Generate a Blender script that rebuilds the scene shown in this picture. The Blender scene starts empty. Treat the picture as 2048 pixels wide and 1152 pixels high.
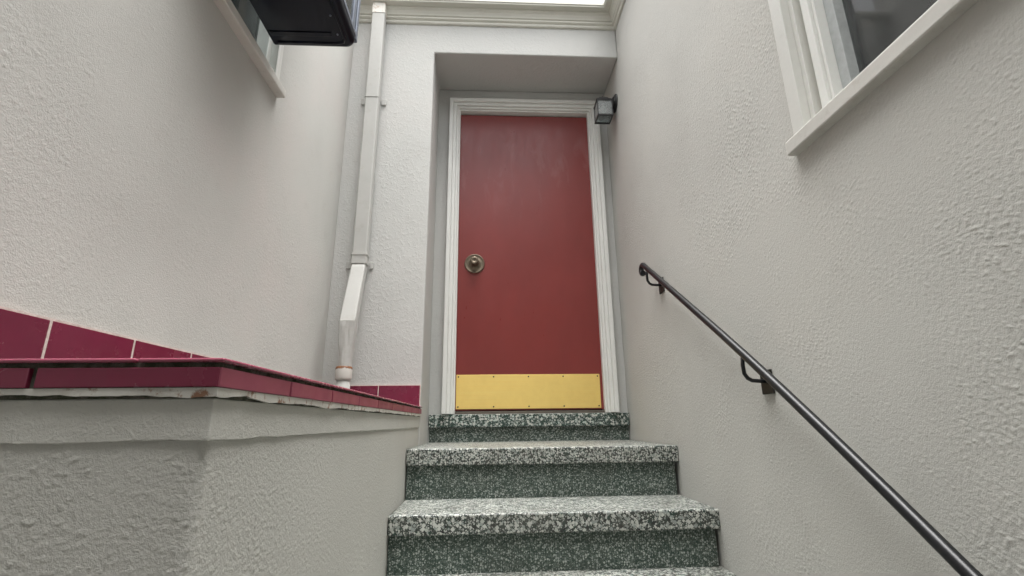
import bpy, bmesh, math, random
import numpy as np
from mathutils import Matrix, Vector, noise
random.seed(7)
scene = bpy.context.scene
col = scene.collection

# ------------------------------------------------------------------ camera
cd = bpy.data.cameras.new('camera')
cam = bpy.data.objects.new('camera', cd)
col.objects.link(cam)
_r, _u, _f = (Vector((0.9986934, -0.04984616, -0.01126307)),
              Vector((-0.00260473, -0.26976588, 0.96292242)),
              Vector((0.05103638, 0.96163493, 0.26954324)))
CAM = Vector((-0.2594, -2.9822, -0.0512))
cam.matrix_world = Matrix(((_r.x, _u.x, -_f.x, CAM.x), (_r.y, _u.y, -_f.y, CAM.y),
                           (_r.z, _u.z, -_f.z, CAM.z), (0, 0, 0, 1)))
cd.sensor_width = 36.0
cd.lens = 961.7 / 2048 * 36
cd.clip_start = 0.02
cd.clip_end = 2000
scene.camera = cam

# ------------------------------------------------------------------ sky and sun (overcast)
SUN_EL, SUN_AZ = math.radians(85), math.radians(150)   # azimuth clockwise from +Y
w = bpy.data.worlds.new('World'); scene.world = w; w.use_nodes = True
nt = w.node_tree; nt.nodes.clear()
sky = nt.nodes.new('ShaderNodeTexSky'); sky.sky_type = 'NISHITA'; sky.sun_disc = False
sky.sun_elevation = SUN_EL; sky.sun_rotation = SUN_AZ
sky.air_density = 1.0; sky.dust_density = 6.0; sky.ozone_density = 1.0
hs = nt.nodes.new('ShaderNodeHueSaturation'); hs.inputs['Saturation'].default_value = 0.10
bg = nt.nodes.new('ShaderNodeBackground'); bg.inputs['Strength'].default_value = 0.115
wo = nt.nodes.new('ShaderNodeOutputWorld')
nt.links.new(sky.outputs[0], hs.inputs['Color']); nt.links.new(hs.outputs[0], bg.inputs[0]); nt.links.new(bg.outputs[0], wo.inputs[0])
sl = bpy.data.lights.new('sun', 'SUN'); sl.energy = 1.5; sl.angle = math.radians(66); sl.color = (1.0, 0.985, 0.955)
sun = bpy.data.objects.new('sun', sl); col.objects.link(sun)
_sd = Vector((math.sin(SUN_AZ) * math.cos(SUN_EL), math.cos(SUN_AZ) * math.cos(SUN_EL), math.sin(SUN_EL)))
sun.rotation_euler = _sd.to_track_quat('Z', 'Y').to_euler()
sun.location = (0, -3, 12)
vs = scene.view_settings
vs.view_transform = 'Standard'; vs.look = 'None'; vs.gamma = 1.0; vs.use_curve_mapping = False
vs.exposure = 2.20
scene.cycles.max_bounces = 8
scene.cycles.diffuse_bounces = 5
scene.cycles.glossy_bounces = 3

# ------------------------------------------------------------------ material helpers
class NT:
    def __init__(s, name):
        s.m = bpy.data.materials.new(name); s.m.use_nodes = True
        s.t = s.m.node_tree; s.b = s.t.nodes['Principled BSDF']
        s.pos = s.n('ShaderNodeNewGeometry').outputs['Position']
    def n(s, kind, **kw):
        d = s.t.nodes.new(kind)
        for k, v in kw.items(): setattr(d, k, v)
        return d
    def put(s, sock, v):
        if hasattr(v, 'is_linked') or hasattr(v, 'links'): s.t.links.new(v, sock)
        else: sock.default_value = v
    def noise(s, scale, detail=3, rough=.55, vec=None, dist=0, ntype=None):
        d = s.n('ShaderNodeTexNoise'); d.inputs['Scale'].default_value = scale; d.inputs['Detail'].default_value = detail
        d.inputs['Roughness'].default_value = rough; d.inputs['Distortion'].default_value = dist
        s.put(d.inputs['Vector'], vec if vec is not None else s.pos)
        return d.outputs['Fac']
    def vor(s, scale, feature='F1', out='Distance', vec=None, rnd=1):
        d = s.n('ShaderNodeTexVoronoi', feature=feature); d.inputs['Scale'].default_value = scale
        d.inputs['Randomness'].default_value = rnd
        s.put(d.inputs['Vector'], vec if vec is not None else s.pos)
        return d.outputs[out]
    def mapv(s, scale=(1, 1, 1), rot=(0, 0, 0), loc=(0, 0, 0)):
        d = s.n('ShaderNodeMapping'); d.inputs['Scale'].default_value = scale; d.inputs['Rotation'].default_value = rot
        d.inputs['Location'].default_value = loc
        s.put(d.inputs['Vector'], s.pos); return d.outputs[0]
    def ramp(s, fac, stops, interp='LINEAR'):
        d = s.n('ShaderNodeValToRGB'); e = d.color_ramp; e.interpolation = interp
        while len(e.elements) < len(stops): e.elements.new(.5)
        for el, (p, c) in zip(e.elements, stops):
            el.position = p; el.color = (c, c, c, 1) if not isinstance(c, tuple) else (*c, 1)
        s.put(d.inputs['Fac'], fac); return d.outputs['Color']
    def math(s, op, a, b=0.0, clamp=False):
        d = s.n('ShaderNodeMath', operation=op, use_clamp=clamp)
        s.put(d.inputs[0], a); s.put(d.inputs[1], b); return d.outputs[0]
    def mix(s, fac, a, b, mode='MIX'):
        d = s.n('ShaderNodeMix', data_type='RGBA', blend_type=mode)
        s.put(d.inputs['Factor'], fac)
        for i, v in ((6, a), (7, b)):
            if isinstance(v, tuple): d.inputs[i].default_value = (*v, 1)
            else: s.t.links.new(v, d.inputs[i])
        return d.outputs[2]
    def bump(s, h, strength, dist, prev=None):
        d = s.n('ShaderNodeBump'); d.inputs['Strength'].default_value = strength; d.inputs['Distance'].default_value = dist
        s.put(d.inputs['Height'], h)
        if prev is not None: s.t.links.new(prev, d.inputs['Normal'])
        return d.outputs[0]
    def fin(s, color=None, rough=.5, normal=None, metal=0, spec=None):
        if color is not None:
            if isinstance(color, tuple): s.b.inputs['Base Color'].default_value = (*color, 1)
            else: s.t.links.new(color, s.b.inputs['Base Color'])
        s.put(s.b.inputs['Roughness'], rough); s.b.inputs['Metallic'].default_value = metal
        if spec is not None: s.b.inputs['Specular IOR Level'].default_value = spec
        if normal is not None: s.t.links.new(normal, s.b.inputs['Normal'])
        return s.m

def stucco(name, base, rough_amp=0.0, tint=(0.0, 0.0, 0.0), fine=.65):
    """paint on render; the coarse relief of the near walls is real geometry, this adds sand grain, mottling and dirt"""
    t = NT(name)
    nrm = t.bump(t.noise(300, 2, .65), fine, .0016)
    if rough_amp:
        nrm = t.bump(t.ramp(t.noise(48, 4, .62, dist=.7), [(.46, 0.0), (.72, 1.0)]), rough_amp, .0045, nrm)
    low = t.noise(1.5, 4, .6)
    c = t.ramp(low, [(.30, tuple(.93 * b for b in base)), (.52, base), (.72, tuple(1.03 * (base[i] + tint[i]) for i in range(3)))])
    grime = t.math('MULTIPLY', t.ramp(t.noise(8, 5, .72), [(.57, 0.0), (.80, 1.0)]), .16)
    c = t.mix(grime, c, (.24, .215, .19))
    return t.fin(c, .86, nrm, spec=.25)

M = {}
M['stucco_right'] = stucco('stucco_right', (.53, .526, .495), 0, fine=.55, tint=(.0, -.004, -.008))
M['stucco_left'] = stucco('stucco_left', (.51, .506, .478), 0, tint=(.014, -.008, -.006))
M['stucco_back'] = stucco('stucco_back', (.53, .532, .512), .30, tint=(.006, -.004, -.004))
M['stucco_band'] = stucco('stucco_band', (.53, .525, .485), .22)
M['stucco_ledge'] = stucco('stucco_ledge', (.51, .505, .468), 0, fine=.65)

def painted(name, base, rough=.45, wear=.25, rust=0.0, bump=.25):
    t = NT(name)
    m = t.ramp(t.noise(6, 5, .65), [(.3, .94), (.7, 1.03)])
    c = t.mix(1.0, m, base, 'MULTIPLY')
    g = t.math('MULTIPLY', t.ramp(t.noise(22, 6, .7), [(.56, 0.0), (.74, 1.0)]), wear)
    c = t.mix(g, c, (.30, .26, .21))
    if rust:
        rm = t.math('MULTIPLY', t.ramp(t.noise(30, 6, .7, vec=t.mapv(loc=(5, 2, 1))), [(.55, 0.0), (.63, 1.0)]), rust)
        c = t.mix(rm, c, (.20, .075, .022))
    nr = t.bump(t.noise(70, 4, .6), bump, .0015)
    return t.fin(c, rough, nr)
M['trim'] = painted('trim_paint', (.66, .66, .625), .42, .12)
M['casing'] = painted('casing_paint', (.74, .745, .715), .38, .05, bump=.03)
M['cornice'] = painted('cornice_paint', (.56, .55, .49), .5, .18)
M['sill'] = painted('sill_paint', (.60, .59, .55), .45, .30)
M['spout'] = painted('spout_paint', (.46, .458, .435), .65, .26, bump=.2)
M['drip'] = painted('drip_paint', (.56, .545, .50), .6, .45, rust=.9, bump=.9)

def rustcap():
    t = NT('collar_paint')
    n = t.noise(28, 6, .7)
    sep = t.n('ShaderNodeSeparateXYZ'); t.t.links.new(t.pos, sep.inputs[0])
    k = t.math('MULTIPLY', t.math('SUBTRACT', sep.outputs[2], .197), 26.0)
    m = t.ramp(t.math('ADD', n, k), [(.84, 0.0), (.95, 1.0)])
    dark = t.ramp(t.noise(120, 4, .7), [(.35, (.06, .022, .01)), (.65, (.26, .10, .03))])
    c = t.mix(m, (.56, .54, .50), dark)
    return t.fin(c, .6, t.bump(n, .3, .002))
M['collar'] = rustcap()
def spouttop():
    t = NT('spout_top_paint')
    m = t.math('MULTIPLY', t.ramp(t.noise(34, 5, .7, vec=t.mapv(loc=(2.3, 0, 0))), [(.55, 0.0), (.68, 1.0)]), .8)
    return t.fin(t.mix(m, (.68, .66, .61), (.34, .17, .06)), .5, t.bump(t.noise(60), .2, .002))
M['spout_top'] = spouttop()

def doorpaint():
    t = NT('door_red_paint')
    m = t.ramp(t.noise(3, 4, .6, vec=t.mapv((1, 1, .5))), [(.3, .90), (.7, 1.08)])
    c = t.mix(1.0, m, (.21, .033, .029), 'MULTIPLY')
    # chalky rubbed patches in the paint; the height band also paints in upper sheen
    v = t.mapv((9, 1, 3.0), loc=(.4, 0, .2))
    ch = t.ramp(t.noise(1.0, 5, .62, vec=v, dist=.5), [(.52, 0.0), (.72, 1.0)])
    sep = t.n('ShaderNodeSeparateXYZ'); t.t.links.new(t.pos, sep.inputs[0])
    band = t.math('MULTIPLY', t.ramp(t.math('MULTIPLY', sep.outputs[2], .5), [(.60, 0.0), (.80, 1.0), (.93, 1.0), (.98, .2)]), .22)
    c = t.mix(t.math('MULTIPLY', ch, band), c, (.42, .25, .24))
    rg = t.ramp(t.noise(7, 5, .65, vec=t.mapv((3, 1, 1))), [(.3, .27), (.7, .40)])
    nr = t.bump(t.noise(160, 3, .6), .10, .001)
    nr = t.bump(t.noise(1.0, 3, .6, vec=t.mapv((150, 1, 5))), .10, .0012, nr)
    nr = t.bump(t.noise(5, 2, .5), .12, .01, nr)
    return t.fin(c, rg, nr, spec=.5)
M['door'] = doorpaint()
def brass():
    t = NT('brass_plate')
    sv = t.mapv((2, 2, 260))
    r = t.ramp(t.noise(1.0, 3, .6, vec=sv), [(.3, .55), (.7, .68)])
    c = t.mix(t.math('MULTIPLY', t.ramp(t.noise(13, 6, .75), [(.35, 0.0), (.75, 1.0)]), .28), (.98, .76, .28), (.80, .57, .20))
    return t.fin(c, r, t.bump(t.noise(7, 3, .5), .14, .006), metal=1)
M['brass'] = brass()
def simple(name, c, rough, metal=0, bumps=0, bsc=80, var=.15, spec=None):
    t = NT(name)
    m = t.ramp(t.noise(25, 5, .65), [(.3, 1 - var), (.7, 1 + var)])
    return t.fin(t.mix(1.0, m, c, 'MULTIPLY'), rough, t.bump(t.noise(bsc, 3), bumps, .002) if bumps else None, metal, spec)
M['bronze'] = simple('aged_bronze', (.19, .155, .115), .42, .85, .15)
M['screw'] = simple('screw_steel', (.05, .04, .03), .5, .5)
M['iron'] = simple('black_iron_paint', (.006, .0068, .0085), .34, 0, .10, 120)
M['plate_iron'] = simple('plate_iron', (.014, .0125, .009), .5, .2, .3)
M['lantern'] = simple('lantern_metal', (.022, .022, .023), .42, 0, .2, 150)
M['boxblack'] = simple('box_black_plastic', (.002, .003, .010), .30, 0, .04, 40, spec=.25)
M['alu'] = simple('box_aluminium', (.15, .17, .21), .38, .5)
M['screen_frame'] = simple('screen_frame_grey', (.40, .42, .42), .45, 0, .1)
M['room'] = simple('room_paint', (.10, .10, .105), .9)
M['blind'] = simple('blind_cloth', (.11, .115, .12), .9)
M['bulb'] = simple('bulb_white', (.75, .74, .70), .35)

def glass(name, dust=.10, tint=(.9, .95, .95)):
    t = NT(name); nodes = t.t.nodes
    out = [n for n in nodes if n.type == 'OUTPUT_MATERIAL'][0]
    tr = t.n('ShaderNodeBsdfTransparent'); tr.inputs[0].default_value = (*tint, 1)
    gl = t.n('ShaderNodeBsdfGlossy'); gl.inputs['Roughness'].default_value = .03
    fr = t.n('ShaderNodeFresnel'); fr.inputs[0].default_value = 1.5
    mx = t.n('ShaderNodeMixShader'); t.t.links.new(fr.outputs[0], mx.inputs[0])
    t.t.links.new(tr.outputs[0], mx.inputs[1]); t.t.links.new(gl.outputs[0], mx.inputs[2])
    df = t.n('ShaderNodeBsdfDiffuse'); df.inputs[0].default_value = (.55, .57, .57, 1)
    m2 = t.n('ShaderNodeMixShader')
    t.put(m2.inputs[0], t.math('MULTIPLY', t.ramp(t.noise(7, 5, .7, dist=.6), [(.3, .35), (.75, 1.0)]), dust))
    t.t.links.new(mx.outputs[0], m2.inputs[1]); t.t.links.new(df.outputs[0], m2.inputs[2])
    t.t.links.new(m2.outputs[0], out.inputs[0]); nodes.remove(t.b)
    return t.m
M['glass'] = glass('window_glass', .12)
M['lantern_glass'] = glass('lantern_glass', .5)

def terrazzo(name, scale, matrix, cols, chip_r=.42, rough=.5, dirt=.2):
    """marble chips of several sizes bedded in dark green cement: two scatters of angular chips"""
    t = NT(name)
    def scatter(sc, off, r, sq):
        v = t.mapv((1, 1, 1), loc=off)
        d = t.n('ShaderNodeTexVoronoi', feature='F1', distance='MINKOWSKI'); d.inputs['Scale'].default_value = sc
        d.inputs['Exponent'].default_value = sq; t.put(d.inputs['Vector'], v)
        sep = t.n('ShaderNodeSeparateColor'); t.t.links.new(d.outputs['Color'], sep.inputs[0])
        rad = t.math('MULTIPLY_ADD', sep.outputs[1], r * .75) ; rad.node.inputs[2].default_value = r * .55
        m = t.ramp(t.math('SUBTRACT', t.math('ADD', rad, .5), d.outputs['Distance']), [(.47, 0.0), (.53, 1.0)])
        col_ = t.ramp(sep.outputs[0], cols, 'CONSTANT')
        return m, col_
    m1, c1 = scatter(scale, (0, 0, 0), chip_r, 1.2)
    m2, c2 = scatter(scale * 1.7, (3.1, 1.7, .4), chip_r * .9, 1.0)
    c = t.mix(m2, matrix, c2)
    c = t.mix(m1, c, c1)
    grey = t.math('MULTIPLY', t.ramp(t.noise(5, 5, .7), [(.42, 0.0), (.75, 1.0)]), dirt)
    c = t.mix(grey, c, (.085, .08, .065))
    nr = t.bump(t.math('ADD', m1, t.noise(260, 2)), .2, .0008)
    return t.fin(c, rough, nr)
G = (.022, .046, .036); K = (.018, .020, .019); Wh = (.52, .53, .49); Gy = (.27, .30, .28)
M['terrazzo_tread'] = terrazzo('terrazzo_tread', 106, (.038, .047, .040), [(0, G), (.10, Gy), (.30, Wh), (.72, (.40, .42, .38)), (.88, K)], .70, .5, .55)
M['terrazzo_sill'] = terrazzo('terrazzo_sill', 88, (.018, .042, .033), [(0, G), (.12, Gy), (.34, Wh), (.70, (.46, .52, .48)), (.88, (.02, .06, .045))], .62, .42, .10)
M['terrazzo_riser'] = terrazzo('terrazzo_riser', 122, (.046, .068, .053), [(0, G), (.28, (.10, .13, .115)), (.55, (.27, .30, .28)), (.80, (.38, .41, .38))], .64, .6, .30)

def tile(name, base, rough=.22, dirt=.1):
    t = NT(name)
    oi = t.n('ShaderNodeObjectInfo').outputs['Random']
    v = t.ramp(oi, [(0, .86), (1, 1.12)])
    c = t.mix(1.0, v, base, 'MULTIPLY')
    m = t.ramp(t.noise(14, 4, .6), [(.3, .93), (.7, 1.06)])
    c = t.mix(1.0, c, m, 'MULTIPLY')
    g = t.math('MULTIPLY', t.ramp(t.noise(9, 6, .7), [(.45, 0.0), (.8, 1.0)]), dirt)
    c = t.mix(g, c, (.12, .055, .06))
    r = t.ramp(t.noise(18, 4, .6), [(.3, rough), (.7, rough + .16)])
    return t.fin(c, r, t.bump(t.noise(12, 2), .06, .004))
M['tile'] = tile('burgundy_tile', (.165, .017, .045), .16, .05)
M['tile_edge'] = tile('worn_lit_burgundy_tile', (.27, .052, .088), .42, .18)  # side-face tiles: base lightened to paint in their glossy reflection, plus dirt
M['tile_cap'] = tile('pink_cap_tile', (.33, .072, .12), .16, .15)
def grout(name, base, dark, lo=.45, hi=.65):
    t = NT(name)
    m = t.ramp(t.noise(45, 6, .75), [(lo, 0.0), (hi, 1.0)])
    return t.fin(t.mix(m, base, dark), .95, t.bump(t.noise(180, 4, .7), .8, .003))
M['grout'] = grout('pale_pink_grout', (.66, .56, .52), (.55, .45, .41))
M['mortar'] = grout('mossy_mortar', (.13, .12, .10), (.045, .05, .028), .40, .55)
M['concrete'] = simple('court_concrete', (.20, .195, .185), .9, 0, .5, 60)
M['threshold'] = simple('threshold_wood', (.10, .085, .07), .6, 0, .3)
M['roofing'] = simple('roof_felt', (.12, .12, .125), .95, 0, .4)
M['far_wall'] = simple('far_wall_paint', (.30, .29, .27), .9, 0, .3, 40)
M['far_glass'] = simple('far_window', (.03, .035, .04), .1)

# ------------------------------------------------------------------ mesh helpers
WL = {}
class MB:
    def __init__(s): s.v = []; s.f = []; s.sm = []
    def add(s, vs, fs, smooth=False):
        o = len(s.v); s.v += [Vector(p) for p in vs]
        s.f += [tuple(i + o for i in f) for f in fs]; s.sm += [smooth] * len(fs); return s
    def box(s, x0, x1, y0, y1, z0, z1):
        return s.add([(x0, y0, z0), (x1, y0, z0), (x1, y1, z0), (x0, y1, z0), (x0, y0, z1), (x1, y0, z1), (x1, y1, z1), (x0, y1, z1)],
                     [(0, 3, 2, 1), (4, 5, 6, 7), (0, 1, 5, 4), (1, 2, 6, 5), (2, 3, 7, 6), (3, 0, 4, 7)])
    def prism(s, pts, axis, a, b):
        # pts: polygon in the two other axes (in x,y,z order without `axis`)
        def P(p, t):
            q = list(p); q.insert(axis, t); return tuple(q)
        n = len(pts)
        vs = [P(p, a) for p in pts] + [P(p, b) for p in pts]
        return s.add(vs, [tuple(range(n)), tuple(range(2 * n - 1, n - 1, -1))] + [(i, n + i, n + (i + 1) % n, (i + 1) % n) for i in range(n)])
    def rings(s, rings, close_ends=True, smooth=True):
        n = len(rings[0]); vs = [p for r in rings for p in r]; fs = []
        for k in range(len(rings) - 1):
            for i in range(n):
                j = (i + 1) % n
                fs.append((k * n + i, k * n + j, (k + 1) * n + j, (k + 1) * n + i))
        o = len(s.v)
        s.add(vs, fs, smooth)
        if close_ends:
            s.f += [tuple(o + i for i in range(n))[::-1], tuple(o + (len(rings) - 1) * n + i for i in range(n))]; s.sm += [False, False]
        return s
    def tube(s, pts, r, seg=16):
        pts = [Vector(p) for p in pts]; rr = r if isinstance(r, (list, tuple)) else [r] * len(pts)
        R = []; up = None
        for i, p in enumerate(pts):
            d = (pts[min(i + 1, len(pts) - 1)] - pts[max(i - 1, 0)]).normalized()
            if up is None:
                up = Vector((1, 0, 0)) if abs(d.x) < .8 else Vector((0, 0, 1))
            a = (up - d * up.dot(d)).normalized(); b = d.cross(a); up = a
            R.append([p + (a * math.cos(t) + b * math.sin(t)) * rr[i] for t in [2 * math.pi * k / seg for k in range(seg)]])
        return s.rings(R)
    def lathe(s, prof, origin, axis, seg=32):
        # prof: (distance along axis, radius)
        d = Vector(axis).normalized(); up = Vector((0, 0, 1)) if abs(d.z) < .8 else Vector((1, 0, 0))
        a = d.cross(up).normalized(); b = d.cross(a)
        R = [[Vector(origin) + d * h + (a * math.cos(t) + b * math.sin(t)) * r for t in [2 * math.pi * k / seg for k in range(seg)]] for h, r in prof]
        return s.rings(R)
    def slab_hole(s, axis, a, b, u, v):
        """slab between axis=a..b; u=(u0,u1,u2,u3), v likewise; the middle cell is a through hole"""
        def P(p, q, t):
            c = [p, q]; c.insert(axis, t); return tuple(c)
        idx = {}; vs = []
        for t in (a, b):
            for i in range(4):
                for j in range(4):
                    idx[(t, i, j)] = len(vs); vs.append(P(u[i], v[j], t))
        fs = []
        for t in (a, b):
            for i in range(3):
                for j in range(3):
                    if (i, j) != (1, 1): fs.append((idx[(t, i, j)], idx[(t, i + 1, j)], idx[(t, i + 1, j + 1)], idx[(t, i, j + 1)]))
        for i in range(3):
            for j in (0, 3): fs.append((idx[(a, i, j)], idx[(a, i + 1, j)], idx[(b, i + 1, j)], idx[(b, i, j)]))
            for j in (0, 3): fs.append((idx[(a, j, i)], idx[(a, j, i + 1)], idx[(b, j, i + 1)], idx[(b, j, i)]))
        for j in (1, 2):
            fs.append((idx[(a, 1, j)], idx[(a, 2, j)], idx[(b, 2, j)], idx[(b, 1, j)]))
            fs.append((idx[(a, j, 1)], idx[(a, j, 2)], idx[(b, j, 2)], idx[(b, j, 1)]))
        return s.add(vs, fs)
    def build(s, name, mat, parent=None, bevel=0, seg=2, label=None, kind=None, fix=True):
        lo = Vector([min(p[i] for p in s.v) for i in range(3)]); hi = Vector([max(p[i] for p in s.v) for i in range(3)])
        c = (lo + hi) / 2
        me = bpy.data.meshes.new(name); me.from_pydata([p - c for p in s.v], [], s.f)
        for p, q in zip(me.polygons, s.sm): p.use_smooth = q
        if fix:
            bm = bmesh.new(); bm.from_mesh(me); bmesh.ops.recalc_face_normals(bm, faces=bm.faces); bm.to_mesh(me); bm.free()
        me.materials.append(mat)
        o = place(name, me, c, parent)
        if bevel:
            m = o.modifiers.new('bevel', 'BEVEL'); m.width = bevel; m.segments = seg; m.limit_method = 'ANGLE'; m.angle_limit = math.radians(40)
        if label: o['label'] = label
        if kind: o['kind'] = kind
        return o
def place(name, me, loc, parent=None):
    o = bpy.data.objects.new(name, me); col.objects.link(o); o.location = loc
    if parent is not None:
        o.parent = parent; o.matrix_parent_inverse = Matrix.Translation(-WL[parent.name])
    WL[o.name] = Vector(loc)
    return o
def thing(name, loc, label, cat, group=None):
    o = place(name, None, Vector(loc)); o.empty_display_size = .1
    o['label'] = label; o['category'] = cat
    if group: o['group'] = group
    return o
def bx(*a): return MB().box(*a)

def bandfield(nu, nv, du, seed, sig_a, sig_b, angs, blend=.35, big=4.0):
    """oriented band-passed noise, unit variance; dragging direction wanders over the wall"""
    rg = np.random.default_rng(seed)
    F = np.fft.rfft2(rg.standard_normal((nu, nv)))
    ku = np.fft.fftfreq(nu, du)[:, None] * 2 * np.pi; kv = np.fft.rfftfreq(nv, du)[None, :] * 2 * np.pi
    def low(sig, sd):
        G = np.fft.rfft2(np.random.default_rng(sd).standard_normal((nu, nv))) * np.exp(-.5 * sig ** 2 * (ku ** 2 + kv ** 2))
        g = np.fft.irfft2(G, (nu, nv)); return g / g.std()
    om = low(blend, seed + 1)
    K = len(angs); pos = np.clip((om * .5 + .5) * (K - 1), 0, K - 1)
    out = np.zeros((nu, nv))
    for k, a in enumerate(angs):
        a = math.radians(a); ca, sa = math.cos(a), math.sin(a)
        ka, kb = ku * ca + kv * sa, -ku * sa + kv * ca
        flt = np.exp(-.5 * ((sig_a * ka) ** 2 + (sig_b * kb) ** 2)) - np.exp(-.5 * (big * sig_b) ** 2 * (ku ** 2 + kv ** 2))
        f = np.fft.irfft2(F * flt, (nu, nv)); f /= f.std()
        out += f * np.clip(1 - np.abs(pos - k), 0, 1)
    return out / out.std(), low
def relief(ulen, vlen, du, seed, amp, angs, streak=1.0, lumps=.7, thr=.45, sig=(.0040, .0013)):
    """float-finished render: short dragged ridges, sand grains and a few bald patches (metres)"""
    nu, nv = int(ulen / du) + 2, int(vlen / du) + 2
    a, low = bandfield(nu, nv, du, seed, sig[0], sig[1], angs, blend=.22, big=2.3)
    b, _ = bandfield(nu, nv, du, seed + 50, .0016, .0015, [0], big=2.5)
    c, _ = bandfield(nu, nv, du, seed + 90, .0075, .0023, angs, big=2.2)
    def hump(f, t):
        g = np.clip(f - t, 0, None); return np.tanh(g * .8)
    m = np.clip(.55 + .38 * low(.15, seed + 7) + .28 * low(.045, seed + 8), .04, 1.4)
    m2 = np.clip(.55 + .45 * low(.10, seed + 17), .05, 1.3)
    h = streak * hump(a, thr) * m + lumps * hump(b, 1.1) * m2 + .14 * hump(c, 1.2) * m + .08 * b
    return h * amp + low(.13, seed + 3) * .0009

def sample(H, du, us, vs):
    fu = np.clip(us / du, 0, H.shape[0] - 1.001); fv = np.clip(vs / du, 0, H.shape[1] - 1.001)
    iu = fu.astype(int); iv = fv.astype(int); a = (fu - iu)[:, None]; b = (fv - iv)[None, :]
    return (H[np.ix_(iu, iv)] * (1 - a) * (1 - b) + H[np.ix_(iu + 1, iv)] * a * (1 - b) + H[np.ix_(iu, iv + 1)] * (1 - a) * b + H[np.ix_(iu + 1, iv + 1)] * a * b)
def spaced(segs):
    """segs: [(start, end, spacing)...] contiguous"""
    out = [segs[0][0]]
    for a, b, d in segs:
        n_ = max(1, int(round(abs(b - a) / d))); out += [a + (b - a) * k / n_ for k in range(1, n_ + 1)]
    return np.array(out)
def sheet(name, mat, parent, us, zs, base, nrm, H, hole=None, depth=.2, label=None):
    """a rendered wall: displaced face, its edges turned back by `depth`"""
    nu, nz = len(us), len(zs)
    B = np.array([base(u) for u in us]); N = np.array([nrm(u) for u in us])
    P = np.zeros((nu, nz, 3)); P[:, :, 0] = B[:, 0:1] + N[:, 0:1] * H; P[:, :, 1] = B[:, 1:2] + N[:, 1:2] * H; P[:, :, 2] = zs[None, :]
    idx = np.arange(nu * nz).reshape(nu, nz)
    keep = np.ones((nu - 1, nz - 1), bool)
    if hole:
        uc = (us[:-1] + us[1:]) / 2; zc = (zs[:-1] + zs[1:]) / 2
        keep[np.ix_((uc > hole[0]) & (uc < hole[1]), (zc > hole[2]) & (zc < hole[3]))] = False
    Q = np.stack([idx[:-1, :-1], idx[1:, :-1], idx[1:, 1:], idx[:-1, 1:]], -1)[keep]
    E = np.concatenate([Q[:, [0, 1]], Q[:, [1, 2]], Q[:, [2, 3]], Q[:, [3, 0]]])
    key = np.sort(E, 1); key = key[:, 0] * (nu * nz) + key[:, 1]
    _, inv, cnt = np.unique(key, return_inverse=True, return_counts=True)
    bE = E[cnt[inv] == 1]
    bv = np.unique(bE); mp = -np.ones(nu * nz, int); mp[bv] = nu * nz + np.arange(len(bv))
    V = P.reshape(-1, 3); NN = np.repeat(N[:, None, :], nz, 1).reshape(-1, 2)
    Vb = V[bv].copy(); Vb[:, :2] -= NN[bv] * depth
    V = np.concatenate([V, Vb]); Q2 = np.stack([bE[:, 1], bE[:, 0], mp[bE[:, 0]], mp[bE[:, 1]]], -1)
    F = np.concatenate([Q, Q2])
    used = np.unique(F); rm = -np.ones(len(V), int); rm[used] = np.arange(len(used)); V = V[used]; F = rm[F]
    c = (V.min(0) + V.max(0)) / 2; V = V - c
    me = bpy.data.meshes.new(name)
    me.vertices.add(len(V)); me.vertices.foreach_set('co', V.astype(np.float32).ravel())
    me.loops.add(len(F) * 4); me.loops.foreach_set('vertex_index', F.astype(np.int32).ravel())
    me.polygons.add(len(F)); me.polygons.foreach_set('loop_start', np.arange(0, len(F) * 4, 4, dtype=np.int32))
    sm = np.zeros(len(F), bool); sm[:len(Q)] = True
    me.polygons.foreach_set('use_smooth', sm)
    me.update(calc_edges=True); me.validate()
    me.materials.append(mat)
    o = place(name, me, Vector(c), parent)
    if label: o['label'] = label
    return o

# ------------------------------------------------------------------ dimensions (metres; door plane y=0, sill top z=0)
XR, XL, XREC, D = .597, -1.128, -.607, .369
GZ = -1.345
YF = -2.34                      # front of the tiled ledge
WALL_END = -3.40

# ------------------------------------------------------------------ ground
MB().add([(-300, -300, GZ), (300, -300, GZ), (300, 300, GZ), (-300, 300, GZ)], [(0, 1, 2, 3)]).build('ground', M['concrete'], kind='structure')

# ------------------------------------------------------------------ house: walls
house = thing('house', (0, 0, GZ), 'grey stucco house around a narrow stair court with red door and white trim', 'house')
# right wall, with window opening
du = .0023
us = spaced([(WALL_END, -2.86, .3), (-2.86, -2.46, .1), (-2.46, -1.895, .0024), (-1.895, -1.1, .0026), (-1.1, .02, .0046)])
zz = spaced([(GZ, -.85, .2), (-.85, .69, .0026), (.69, 1.3, .0032), (1.3, 1.98, .006), (1.98, 2.50, .009)])
H = sample(relief(2.5, 3.4, du, 11, .00125, [-28, -6, 14, -16, 32], streak=1.0, lumps=.85, thr=.6, sig=(.0062, .0013)), du, us + 2.46, zz + .85); H[us < -2.46, :] = 0; H[:, zz < -.85] = 0
sheet('wall', M['stucco_right'], house, us, zz, lambda u: (XR, u), lambda u: (-1, 0), H, (-2.86, -1.895, .69, 1.98), .22, 'coarse stucco wall behind the handrail')
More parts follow.
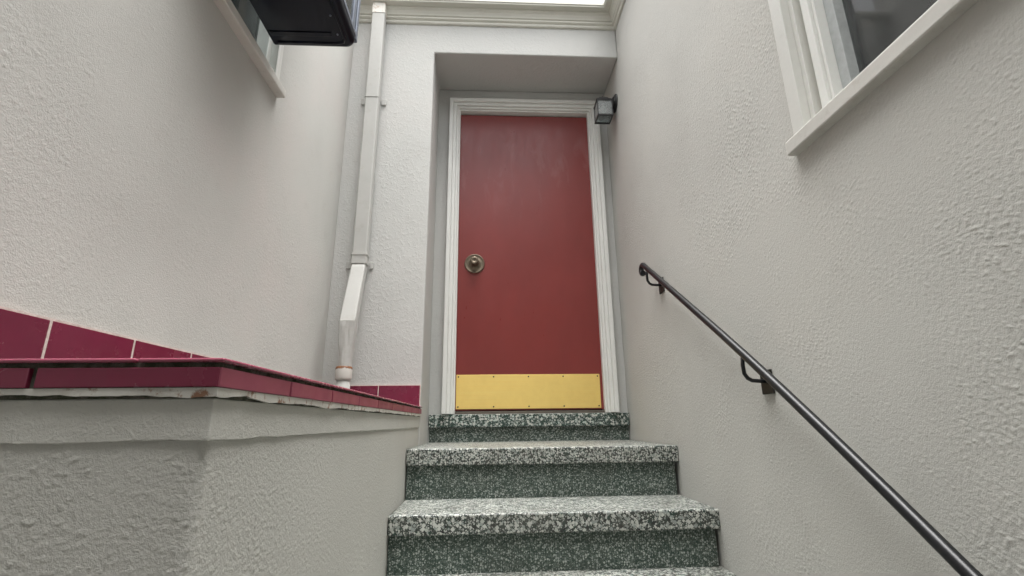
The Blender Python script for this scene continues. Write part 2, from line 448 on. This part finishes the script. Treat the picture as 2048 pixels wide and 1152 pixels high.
# left wall, with window opening
us = spaced([(WALL_END, -2.25, .1), (-2.25, -1.93, .0036), (-1.93, -1.295, .0036), (-1.295, -D + .001, .0046)])
zz = spaced([(GZ, .0, .3), (.0, 1.275, .0042), (1.275, 1.9, .0046), (1.9, 2.36, .02), (2.36, 2.95, .1)])
H = sample(relief(1.95, 2.4, du, 23, .0012, [25, 5, -15], streak=.6, lumps=.95, thr=.9, sig=(.0055, .0014)), du, us + 2.25, zz); H[us < -2.25, :] = 0; H[:, zz < 0] = 0
wall_left = sheet('wall', M['stucco_left'], house, us, zz, lambda u: (XL, u), lambda u: (1, 0), H, (-1.93, -1.295, 1.275, 2.36), .22, 'smoother stucco wall above the burgundy tiles')
# back wall: pilaster and lintel in one piece, doorway recess behind
back = MB().prism([(XL - .22, GZ), (XREC, GZ), (XREC, 2.266), (XR - .001, 2.266), (XR - .001, 2.50), (XL - .22, 2.50)], 1, -D, -.001)
wall_back = back.build('wall', M['stucco_back'], house, bevel=.008, seg=3, label='stucco wall with the downspout and door recess')
MB().slab_hole(1, 0, .22, (XREC - .3, -.462, .468, XR - .001), (GZ, .0, 2.10, 2.48)).build('recess_wall', M['stucco_back'], house)

# ------------------------------------------------------------------ cornice along back and right walls
prof = [(0, 2.482), (.012, 2.484), (.016, 2.490), (.016, 2.500), (.012, 2.505), (.018, 2.508), (.026, 2.514), (.026, 2.525), (.020, 2.530),
        (.028, 2.534), (.032, 2.545), (.040, 2.560), (.052, 2.572), (.052, 2.582), (.090, 2.582), (.090, 2.592), (.096, 2.594), (.096, 2.618), (.086, 2.622), (0, 2.622)]
xs0 = XL + .001
cor = MB()
n = len(prof)
st = [[(xs0, -D - o, z) for o, z in prof], [(XR - o, -D - o, z) for o, z in prof], [(XR - o, WALL_END, z) for o, z in prof]]
cor.rings(st, True, False)
cor.build('cornice', M['cornice'], house, bevel=.0015)
# roofs behind the parapet edges
rf = MB().box(XL - .22, XR + 3.4, -D + .002, 4.0, 2.502, 2.60)
rf.build('roof', M['roofing'], house)
MB().box(XR + .002, XR + 3.4, WALL_END, -D, 2.504, 2.605).build('roof', M['roofing'], house)
MB().box(XL - 3.4, XL + .03, WALL_END - .03, -D - .002, 2.952, 3.02).build('roof', M['roofing'], house, bevel=.01)

# ------------------------------------------------------------------ door
YD = .03
door = bx(-.4595, .4595, YD, YD + .045, .022, 2.086).build('door', M['door'], house, bevel=.002)
def frame_ring(name, x0, x1, ztop, w, y0, y1, mat, par, bev=.0025):
    # an n-shaped moulding: outer (x0..x1, ztop), width w
    p = [(x0, .001), (x0 + w, .001), (x0 + w, ztop - w), (x1 - w, ztop - w), (x1 - w, .001), (x1, .001), (x1, ztop), (x0, ztop)]
    return MB().prism(p, 1, y0, y1).build(name, mat, par, bevel=bev)
dframe = frame_ring('door_frame', -.527, .532, 2.170, .026, -.052, -.0005, M['casing'], house)
frame_ring('casing_band', -.501, .506, 2.144, .022, -.035, -.0005, M['casing'], dframe)
frame_ring('casing_band', -.479, .484, 2.122, .016, -.020, -.0005, M['casing'], dframe)
frame_ring('jamb', -.463, .468, 2.106, .010, -.006, .075, M['casing'], dframe, .001)
bx(-.452, .458, .012, .10, -.002, .016).build('threshold', M['threshold'], dframe, bevel=.002)
bx(-.455, .461, YD + .05, YD + .07, .0, 2.096).build('inner_panel', M['screw'], dframe)
# kick plate with ten screws
KX0, KX1, KZ0, KZ1 = -.449, .441, .030, .236
bx(KX0, KX1, YD - .003, YD - .0005, KZ0, KZ1).build('kick_plate', M['brass'], door, bevel=.0008)
sm = None
for z in (KZ0 + .013, KZ1 - .013):
    for k in range(5):
        x = KX0 + .013 + (KX1 - KX0 - .026) * k / 4
        if sm is None:
            o = MB().lathe([(0, .0045), (.0012, .0045), (.0022, .003), (.0024, .0006)], (x, YD - .003, z), (0, -1, 0), 12).build('screw', M['screw'], door); sm = o.data
            c0 = o.location - Vector((x, 0, z))
        else:
            place('screw', sm, Vector((x, 0, z)) + c0, door)
# knob on its big rosette
KC = (-.344, YD, .957)
MB().lathe([(.0, .062), (.002, .0655), (.006, .0660), (.0095, .0640), (.0105, .060), (.008, .057), (.008, .034), (.013, .032), (.016, .029)], KC, (0, -1, 0), 48).build('rosette', M['bronze'], door)
MB().lathe([(.014, .030), (.020, .024), (.030, .019), (.040, .0185), (.050, .024), (.060, .0285), (.070, .0285), (.076, .026), (.079, .020), (.079, .012), (.0775, .011), (.0775, .0015)], KC, (0, -1, 0), 40).build('knob', M['bronze'], door)
bx(KC[0] - .0016, KC[0] + .0016, YD - .0795, YD - .0768, KC[2] - .006, KC[2] + .006).build('keyhole', M['screw'], door)

# ------------------------------------------------------------------ right window
win = thing  # (alias kept for readability)
def part_empty(name, loc, parent): 
    o = place(name, None, Vector(loc), parent); o.empty_display_size = .05; return o
Y0, Y1 = -1.862, -2.90          # outer edges of the casing
ZS = .692
rw = MB()
rw.box(.580, .640, Y0 - .045, Y0, ZS, 2.02)
rw_o = rw.build('window', M['trim'], house, bevel=.003, label='white framed window above the handrail')
bx(.580, .640, Y1, Y1 + .045, ZS, 2.02).build('casing', M['trim'], rw_o, bevel=.003)
bx(.580, .640, Y1 + .045, Y0 - .045, 1.975, 2.02).build('casing', M['trim'], rw_o, bevel=.003)
bx(.568, .66, Y1 - .02, -1.838, .650, .6915).build('sill', M['sill'], rw_o, bevel=.004)
yA = Y0 - .045
bx(.604, .66, yA - .016, yA, ZS, 1.975).build('stop_bead', M['trim'], rw_o, bevel=.002)
bx(.628, .68, yA - .034, yA - .016, ZS, 1.975).build('stop_bead', M['cornice'], rw_o, bevel=.002)
bx(.612, .69, yA - .060, yA - .034, ZS, 1.975).build('sash_stile', M['casing'], rw_o, bevel=.003)
bx(.622, .70, yA - .070, yA - .060, ZS, 1.975).build('sash_stile', M['casing'], rw_o, bevel=.002)
bx(.648, .70, yA - .100, yA - .070, ZS, 1.975).build('sash_stile', M['screen_frame'], rw_o, bevel=.002)
bx(.660, .705, Y1 + .045, yA - .070, ZS, ZS + .016).build('sash_rail', M['screen_frame'], rw_o, bevel=.002)
bx(.640, .70, Y1 + .045, Y1 + .12, ZS, 1.975).build('sash_stile', M['casing'], rw_o, bevel=.002)
bx(.676, .681, Y1 + .12, yA - .100, ZS + .010, 1.97).build('pane', M['glass'], rw_o)
bx(.72, .724, Y1 + .16, yA - .135, .90, 1.95).build('blind', M['blind'], rw_o)
# dark room behind
def room(x0, x1, y0, y1, z0, z1, open_x):
    m = MB(); vs = [(x0, y0, z0), (x1, y0, z0), (x1, y1, z0), (x0, y1, z0), (x0, y0, z1), (x1, y0, z1), (x1, y1, z1), (x0, y1, z1)]
    fs = [(0, 3, 2, 1), (4, 5, 6, 7), (0, 1, 5, 4), (2, 3, 7, 6)] + ([(1, 2, 6, 5)] if open_x == 0 else [(3, 0, 4, 7)])
    return m.add(vs, fs).build('room_shell', M['room'], house, fix=False)
room(XR + .2205, XR + 3.3, WALL_END + .1, -.5, -.3, 2.49, 0)
room(XL - 3.3, XL - .2205, WALL_END + .1, -.5, .2, 2.94, 1)

# ------------------------------------------------------------------ left window and its projecting glazed box
ZL = 1.283
lw = bx(XL - .06, XL + .012, -1.300, -1.262, ZL, 2.40).build('window', M['trim'], house, bevel=.003, label='white framed window behind the dark glazed box')
bx(XL - .06, XL + .020, -1.318, -1.300, ZL, 2.40).build('stop_bead', M['casing'], lw, bevel=.002)
bx(XL - .075, XL - .010, -1.345, -1.318, ZL, 2.36).build('sash_stile', M['casing'], lw, bevel=.002)
bx(XL - .06, XL + .012, -1.97, -1.93, ZL, 2.40).build('casing', M['trim'], lw, bevel=.003)
bx(XL - .06, XL + .012, -1.93, -1.300, 2.36, 2.40).build('casing', M['trim'], lw, bevel=.003)
bx(XL - .08, -1.093, -2.00, -1.240, 1.246, ZL - .001).build('sill', M['sill'], lw, bevel=.004)
bx(XL - .062, XL - .058, -1.93, -1.345, ZL, 2.36).build('pane', M['glass'], lw)

gb = thing('box_window', (-.96, -1.63, 1.40), 'black bottomed glazed box window jutting out from the left wall', 'window')
BX0, BX1, BY0, BY1, BZ = XL + .024, -.788, -1.90, -1.352, 1.400
def rrect(x0, x1, y0, y1, r, z, only_front=True, seg=8):
    p = []
    for (cx, cy, a0, rr) in ((x1 - r, y1 - r, 0, r), (x0 + .004, y1 - .004, 90, .004), (x0 + .004, y0 + .004, 180, .004), (x1 - r, y0 + r, 270, r)):
        for k in range(seg + 1):
            a = math.radians(a0 + 90 * k / seg); p.append((cx + rr * math.cos(a), cy + rr * math.sin(a), z))
    return p
tray = MB()
R = .035
tray.rings([rrect(BX0, BX1 - .016, BY0 + .016, BY1 - .016, R - .01, BZ), rrect(BX0, BX1 - .007, BY0 + .007, BY1 - .007, R - .004, BZ + .004),
            rrect(BX0, BX1 - .001, BY0 + .001, BY1 - .001, R, BZ + .014), rrect(BX0, BX1, BY0, BY1, R, BZ + .028), rrect(BX0, BX1, BY0, BY1, R, BZ + .036)], True, True)
tray.build('tray', M['boxblack'], gb)
# raised rim and stiffening bar under the tray, with rivets
rim = MB().tube([(BX1 - .030, BY0 + .05, BZ + .002), (BX1 - .030, BY1 - .06, BZ + .002), (BX1 - .042, BY1 - .035, BZ + .002), (BX1 - .07, BY1 - .028, BZ + .002), (BX0 + .02, BY1 - .028, BZ + .002)], .007, 10)
rim.build('rim', M['boxblack'], gb)
bx(BX0 + .01, BX1 - .075, BY1 - .085, BY1 - .065, BZ - .004, BZ + .002).build('stiffener', M['boxblack'], gb, bevel=.002)
rm_ = None
for k in range(5):
    y = BY1 - .075 - k * .09
    if rm_ is None:
        o = MB().lathe([(-.001, .005), (.002, .004), (.003, .001)], (BX1 - .052, y, BZ), (0, 0, -1), 10).build('rivet', M['alu'], gb); rm_ = o.data; z0 = o.location.z
    else: place('rivet', rm_, (BX1 - .052, y, z0), gb)
zt = 2.30
bx(BX1 - .024, BX1 + .001, BY1 - .024, BY1 + .001, BZ + .030, zt).build('corner_post', M['alu'], gb, bevel=.003)
bx(BX1 - .024, BX1 + .001, BY0 - .001, BY0 + .024, BZ + .030, zt).build('corner_post', M['alu'], gb, bevel=.003)
bx(BX1 - .020, BX1 + .003, BY0 + .024, BY1 - .024, BZ + .0365, BZ + .058).build('rail', M['alu'], gb, bevel=.003)
bx(BX1 - .020, BX1 - .003, BY1 - .062, BY1 - .030, BZ + .058, zt).build('glazing_bar', M['alu'], gb, bevel=.002)
bx(BX1 - .020, BX1 + .003, BY0 + .024, BY1 - .024, zt - .022, zt).build('rail', M['alu'], gb, bevel=.003)
bx(BX1 - .013, BX1 - .009, BY0 + .024, BY1 - .062, BZ + .058, zt - .022).build('pane', M['glass'], gb)
bx(BX0, BX1 - .024, BY1 - .014, BY1 - .010, BZ + .0365, zt).build('pane', M['glass'], gb)
bx(BX0, BX1 - .024, BY0 + .010, BY0 + .014, BZ + .0365, zt).build('pane', M['glass'], gb)
bx(BX0, BX1 + .01, BY0 - .01, BY1 + .01, zt + .001, zt + .008).build('lid', M['glass'], gb, bevel=.001)

# ------------------------------------------------------------------ staircase
stairs = thing('staircase', (0, -1.2, GZ), 'green and white terrazzo stairs climbing to the red door', 'staircase')
SX0, SX1 = -.611, XR - .001
def step(ynose, z, nose, zbelow, yback, mat, rise_mat, sx0=SX0, sx1=SX1):
    m = MB().box(sx0, sx1, ynose, yback, z - nose, z)
    m.build('tread', mat, stairs, bevel=.006, seg=3)
    MB().box(sx0 - .0 + .002, sx1 - .013, ynose + .024, ynose + .20, zbelow - .01, z - nose - .001).build('riser', rise_mat, stairs, bevel=.002)
# sill (top step) then treads
MB().box(-.603, XR - .002, -.026, .0105, -.075, -.0015).build('tread', M['terrazzo_sill'], stairs, bevel=.004, seg=3)
MB().box(-.600, XR - .004, -.004, .008, -.168, -.0755).build('riser', M['terrazzo_riser'], stairs)
zs = [-.158, -.366, -.562, -.758, -.954, -1.150]; ys = [-.752, -1.095, -1.435, -1.775, -2.115, -2.455]; ns = [.070, .068, .068, .068, .068, .068]
for i, (z, y, nn) in enumerate(zip(zs, ys, ns)):
    zb = zs[i + 1] if i + 1 < len(zs) else GZ
    yb = (ys[i - 1] + .20) if i else -.0045
    step(y, z, nn, zb, yb, M['terrazzo_tread'], M['terrazzo_riser'])

# ------------------------------------------------------------------ tiled ledge on the left of the stairs
ledge = thing('tiled_ledge', (-.87, -1.35, GZ), 'low stucco ledge topped with burgundy tiles beside the stairs', 'ledge')
LX = -.601                       # face of the edge tiles
RB = -D - .001
TT = .034
# body below, smooth band, drip strip, mortar core
wx, wy, cr = LX - .012, YF + .012, .014
L1 = wx - cr - (XL + .001); LC = cr * math.pi / 2; L2 = RB - (wy + cr)
def lbase(u):
    if u <= L1: return (XL + .001 + u, wy)
    if u <= L1 + LC:
        a = (u - L1) / cr; return (wx - cr + cr * math.sin(a), wy + cr - cr * math.cos(a))
    return (wx, wy + cr + u - L1 - LC)
def lnrm(u):
    if u <= L1: return (0, -1)
    if u <= L1 + LC:
        a = (u - L1) / cr; return (math.sin(a), -math.cos(a))
    return (1, 0)
us = spaced([(0, L1, .0024), (L1, L1 + LC, .0022), (L1 + LC, L1 + LC + .7, .0026), (L1 + LC + .7, L1 + LC + L2, .0055)])
zz = spaced([(GZ, -.80, .1), (-.80, -.55, .006), (-.55, -.067, .0024)])
H = sample(relief(2.6, .8, du, 37, .0012, [12, 28, 45], streak=.75, lumps=1.0, thr=.95, sig=(.0058, .0014)), du, us, zz + .80); H[:, zz < -.80] = 0
sheet('wall', M['stucco_ledge'], ledge, us, zz, lbase, lnrm, H, None, .01)
def wavy_strip(name, off, z0, z1, amp, mat, seedv, bev):
    """L-shaped strip along front and side of the ledge, its lower edge uneven"""
    m = MB(); path = []
    N1, N2 = 60, 150
    for k in range(N1 + 1): path.append((XL + .001 + (LX - off - XL - .001) * k / N1, YF + off, 0))
    for k in range(1, N2 + 1): path.append((LX - off, YF + off + (RB - YF - off) * k / N2, 1))
    rings = []
    for i, (x, y, side) in enumerate(path):
        nz = noise.noise(Vector((x * 14 + seedv, y * 14, 0))) * amp + noise.noise(Vector((x * 60 + seedv, y * 60, 3))) * amp * .5
        no = noise.noise(Vector((x * 20 + seedv, y * 20, 9))) * amp * .35
        corner = i == N1
        dx, dy = (0, -1) if side == 0 else (1, 0)
        if corner: dx, dy = 1, -1
        ix, iy = (0, .05) if side == 0 else (-.05, 0)
        if corner: ix, iy = -.05, .05
        jx, jy = (min(x, LX - off - .05), YF + off + .05) if side == 0 else (LX - off - .05, max(y, YF + off + .05))
        rings.append([(x + dx * no, y + dy * no, z0 + nz), (x + dx * no * .4, y + dy * no * .4, z1), (jx, jy, z1), (jx, jy, z0 + nz)])
    m.rings(rings, True, False)
    return m.build(name, mat, ledge, bevel=bev)
wavy_strip('band', .0085, -.070, -.0165, .0022, M['stucco_band'], 1.7, .002)
wavy_strip('drip_strip', .0018, -.0140, -.0035, .0042, M['drip'], 4.1, 0)
MB().box(XL + .001, LX - .0065, YF + .0065, RB, -.0165, TT - .0052).build('mortar_bed', M['mortar'], ledge)
MB().box(XL + .002, LX - .022, YF + .022, RB - .001, -.30, -.0166).build('core', M['concrete'], ledge)
MB().box(XL + .0105, LX - .112, YF + .112, RB, TT - .0049, TT - .002).build('screed', M['concrete'], ledge)
TL = .2335; J = .0065
# edge tiles on the side face
ZE0, ZE1 = -.0028, .0222
tile_me = None
yy = YF + .0015
while yy < RB - .03:
    y1 = min(yy + TL - J, RB)
    jit = random.uniform(-.0006, .0006)
    bx(LX - .0075, LX + jit, yy, y1, ZE0 + random.uniform(-.0005, .0005), ZE1).build('tile', M['tile_edge'], ledge, bevel=.0012)
    yy += TL
# edge tiles on the front face
x1 = LX - .0025
while x1 > XL + .02:
    x0 = max(x1 - TL + J + .003, XL + .002)
    bx(x0, x1, YF + random.uniform(-.0005, .0005), YF + .0075, ZE0, ZE1).build('tile', M['tile'], ledge, bevel=.0012)
    x1 -= TL
# cap tiles with a rounded nose over the edge
def cap(x0, x1, y0, y1, nose):
    m = MB(); r = .0042
    b = bx(x0, x1, y0, y1, TT - .0054, TT)
    o = b.build('tile', M['tile_cap'], ledge, bevel=.0024, seg=3); return o
CW = .108
yy = YF - .0015
while yy < RB - .03:                                   # along the side, from the front corner to the wall
    cap(LX + .0025 - CW, LX + .0025, yy, min(yy + .234 - .003, RB), 0); yy += .234
x1 = LX + .0025 - CW - .003
while x1 > XL + .03:                                   # along the front
    cap(max(x1 - .231, XL + .010), x1, YF - .0015 + random.uniform(-.0006, .0006), YF - .0015 + CW, 0); x1 -= .234

# ------------------------------------------------------------------ skirting tiles on the walls above the ledge
gr = MB().box(XL + .0005, XL + .0086, YF, RB - .0005, TT + .001, .1575)
gr.build('grout', M['grout'], wall_left)
ZT = .1535
first = None
y1 = -2.0055 - .234 * 2
while y1 < RB - .03:
    a, b = max(y1 + .003, YF), min(y1 + .234 - .003, RB - .003)
    if b - a > .03: bx(XL + .001, XL + .0095, a, b, TT + .003, ZT).build('tile', M['tile'], wall_left, bevel=.0015)
    y1 += .234
yb_ = -D
MB().box(XL + .010, -.6095, yb_ - .0086, yb_ - .0005, TT + .001, .148).build('grout', M['grout'], wall_back)
for a, b in ((XL + .012, -1.064), (-1.060, -.832), (-.828, -.6135)):
    bx(a, b, yb_ - .0095, yb_ - .001, TT + .003, .1435).build('tile', M['tile'], wall_back, bevel=.0015)

# ------------------------------------------------------------------ downspout
ds = thing('downspout', (-1.0, -.55, TT), 'white rectangular metal downspout with rusty collar on stucco wall', 'downspout')
def rr2(x0, x1, y0, y1, z, r=.008, zf=None, seg=4):
    p = []
    for cx, cy, a0 in ((x1 - r, y1 - r, 0), (x0 + r, y1 - r, 90), (x0 + r, y0 + r, 180), (x1 - r, y0 + r, 270)):
        for k in range(seg + 1):
            a = math.radians(a0 + 90 * k / seg); p.append((cx + r * math.cos(a), cy + r * math.sin(a), z))
    return p
PX0, PX1, PY0, PY1 = -1.006, -.926, -.442, -.384
up = MB().rings([rr2(PX0, PX1, PY0, PY1, .865), rr2(PX0, PX1, PY0, PY1, 1.3), rr2(PX0 + .001, PX1 + .001, PY0, PY1, 1.86), rr2(PX0 + .001, PX1 + .002, PY0, PY1, 2.50)], True, False)
up.build('pipe', M['spout'], ds, bevel=0)
MB().rings([rr2(PX0 - .001, PX1 + .004, PY0 - .0025, PY1, 2.501), rr2(PX0 - .001, PX1 + .004, PY0 - .0025, PY1, 2.579)], True, False).build('outlet', M['spout_top'], ds)
MB().rings([rr2(PX0 - .002, PX1 + .002, PY0 - .003, PY1, 1.868), rr2(PX0 - .002, PX1 + .002, PY0 - .003, PY1, 1.880)], True, False).build('joint', M['spout'], ds)
# lower slanted length
lo = MB().rings([rr2(PX0 + .003, PX1 - .003, PY0 + .002, PY1, .80), rr2(PX0 + .002, PX1 - .002, -.452, -.392, .775), rr2(PX0, PX1, -.566, -.505, .455, ), rr2(PX0 + .002, PX1 - .002, -.566, -.506, .44)], True, False)
lo.build('pipe', M['spout'], ds)
MB().rings([rr2(PX0 - .003, PX1 + .002, PY0 - .004, PY1, .800), rr2(PX0 - .003, PX1 + .002, PY0 - .004, PY1, .864)], True, False).build('collar', M['spout'], ds)
MB().rings([rr2(PX0 - .006, PX1 + .005, PY0 - .007, PY1, .848), rr2(PX0 - .006, PX1 + .005, PY0 - .007, PY1, .858)], True, False).build('joint', M['spout'], ds)
# square to round reducer
RC = (-.968, -.540); nseg = 40
rings = []
for k in range(9):
    t = k / 8; z = .452 - t * .232; ring = []
    tt = t * t * (3 - 2 * t)
    for i in range(nseg):
        a = 2 * math.pi * (i + .5) / nseg; c, s = math.cos(a), math.sin(a)
        q = min(.042 / max(abs(c), 1e-6), .032 / max(abs(s), 1e-6))
        sq = (q * c - .966, q * s - .536); rd = (.0315 * c + RC[0] + .004, .0315 * s + RC[1])
        dent = .003 * noise.noise(Vector((c * 2, s * 2, z * 18)))
        ring.append((sq[0] * (1 - tt) + rd[0] * tt + dent, sq[1] * (1 - tt) + rd[1] * tt + dent, z))
    rings.append(ring)
MB().rings(rings, True, False).build('reducer', M['spout'], ds)
MB().lathe([(0, .0385), (.008, .0405), (.055, .0405), (.064, .0385), (.066, .034)], (RC[0], RC[1], .160), (0, 0, 1), 40).build('collar', M['collar'], ds)
MB().lathe([(0, .0335), (.13, .0335)], (RC[0] + .001, RC[1], TT + .0005), (0, 0, 1), 40).build('outlet', M['spout'], ds)
for z, x0, x1 in ((1.868, -1.044, -.892), (.800, -1.050, -.900)):
    for a, b in ((x0, PX0 - .004), (PX1 + .006, x1)):
        bx(a, b, -.379, -.3695, z - .012, z + .030).build('strap', M['spout'], ds, bevel=.003)

# ------------------------------------------------------------------ handrail
hr = thing('handrail', (.53, -1.5, -.2), 'black painted iron handrail with curled end on stucco wall', 'handrail')
HX = .530; S = .674
def rz(y):                       # the old rail is not quite straight: it steepens a little towards its foot
    t = max(0, -1.35 - y); return .711 + (y + .700) * S - .065 * t * t
pts = []
# curled top end
cy0, cz0 = -.672, .672


top = (-.700, rz(-.700))
nx, nz_ = math.sin(math.atan(S)), math.cos(math.atan(S))
# centre of the curl lies below the rail line, perpendicular to it
rc = .026
ccy, ccz = top[0] + nx * rc, top[1] - nz_ * rc
start = math.atan2(top[1] - ccz, top[0] - ccy)
curl = []; rad = []
for k in range(0, 19):
    a = start - math.radians(12.5) * k
    rr_ = rc * (1 - .35 * k / 18)
    curl.append((HX, ccy + rr_ * math.cos(a), ccz + rr_ * math.sin(a))); rad.append(.0130 if k < 8 else .0130 + (k - 8) * .0002)
line = [(HX, y, rz(y)) for y in (-2.75, -2.6, -2.45, -2.3, -2.15, -2.0, -1.85, -1.7, -1.55, -1.4, -1.25, -1.1, -.95, -.85, -.72)]
MB().tube(line + curl, [.0131] * len(line) + rad, 18).build('rail', M['iron'], hr)
for yb in (-.752, -1.533, -2.32):
    zr = rz(yb); zp = zr - .088
    b = MB().tube([(HX, yb + .004, zr - .008), (HX - .003, yb + .004, zr - .035), (HX - .002, yb + .004, zr - .062), (HX + .006, yb + .003, zr - .076), (HX + .018, yb + .002, zr - .083), (HX + .040, yb, zr - .085), (XR - .004, yb, zr - .085)], .0062, 12)
    b.build('bracket', M['iron'], hr)
    bx(XR - .007, XR - .0005, yb - .030, yb + .030, zp - .036, zp + .036).build('wall_plate', M['plate_iron'], hr, bevel=.0015)

# ------------------------------------------------------------------ lantern
ln = thing('wall_lantern', (.60, -.245, 2.0), 'black square wall lantern with clear glass beside the red door', 'lantern')
LX0, LX1, LY0, LY1, LZ0, LZ1 = .458, .562, -.298, -.194, 1.878, 2.000
cxl, cyl = (LX0 + LX1) / 2, (LY0 + LY1) / 2
b = .009
for z in (LZ0, LZ1 - b):
    fr = MB()
    fr.box(LX0, LX1, LY0, LY0 + b, z, z + b); fr.box(LX0, LX1, LY1 - b, LY1, z, z + b)
    fr.box(LX0, LX0 + b, LY0 + b, LY1 - b, z, z + b); fr.box(LX1 - b, LX1, LY0 + b, LY1 - b, z, z + b)
    fr.build('frame', M['lantern'], ln)
for x in (LX0 + .001, LX1 - .006):
    for y in (LY0 + .001, LY1 - .006):
        bx(x, x + .005, y, y + .005, LZ0 + b, LZ1 - b).build('post', M['lantern'], ln)
g = .004
bx(LX0 + .007, LX1 - .007, LY0 + g, LY0 + g + .003, LZ0 + b, LZ1 - b).build('pane', M['lantern_glass'], ln)
bx(LX0 + .007, LX1 - .007, LY1 - g - .003, LY1 - g, LZ0 + b, LZ1 - b).build('pane', M['lantern_glass'], ln)
bx(LX0 + g, LX0 + g + .003, LY0 + .007, LY1 - .007, LZ0 + b, LZ1 - b).build('pane', M['lantern_glass'], ln)
bx(LX1 - g - .003, LX1 - g, LY0 + .007, LY1 - .007, LZ0 + b, LZ1 - b).build('pane', M['lantern_glass'], ln)
def sq(h, z): return [(cxl + h, cyl + h, z), (cxl - h, cyl + h, z), (cxl - h, cyl - h, z), (cxl + h, cyl - h, z)]
MB().rings([sq(.054, 2.0005), sq(.050, 2.006), sq(.034, 2.022), sq(.026, 2.034), sq(.012, 2.038)], True, False).build('roof', M['lantern'], ln, bevel=.001)
MB().lathe([(0, .006), (.006, .004), (.010, .007), (.016, .005), (.019, .001)], (cxl, cyl, 2.038), (0, 0, 1), 14).build('finial', M['lantern'], ln)
MB().lathe([(0, .010), (.02, .010), (.03, .017), (.045, .020), (.06, .015), (.066, .003)], (cxl, cyl, 1.999), (0, 0, -1), 18).build('bulb', M['bulb'], ln)
MB().tube([(cxl + .02, cyl, 2.026), (.565, cyl, 2.030), (.590, cyl, 2.012)], .008, 12).build('arm', M['lantern'], ln)
MB().lathe([(0, .060), (.006, .060), (.010, .056), (.014, .045), (.020, .042), (.023, .036)], (XR - .0005, cyl, 2.005), (-1, 0, 0), 36).build('back_plate', M['lantern'], ln)

# ------------------------------------------------------------------ front of the house over the entrance passage, behind the viewer
PB = WALL_END
TZ = 1.30
MB().slab_hole(1, PB - .25, PB - .001, (-6, XL - .002, XR + .002, 6), (GZ - .02, GZ - .01, TZ, 2.95)).build('wall', M['stucco_back'], house, label='upper wall over the entrance passage')
MB().box(XL - .2, XL - .002, -9, PB - .251, GZ, TZ).build('passage_wall', M['stucco_band'], house)
MB().box(XR + .002, XR + .2, -9, PB - .251, GZ, TZ).build('passage_wall', M['stucco_band'], house)
MB().box(XL - .2, XR + .2, -9, PB - .251, TZ + .001, TZ + .2).build('passage_ceiling', M['stucco_band'], house)
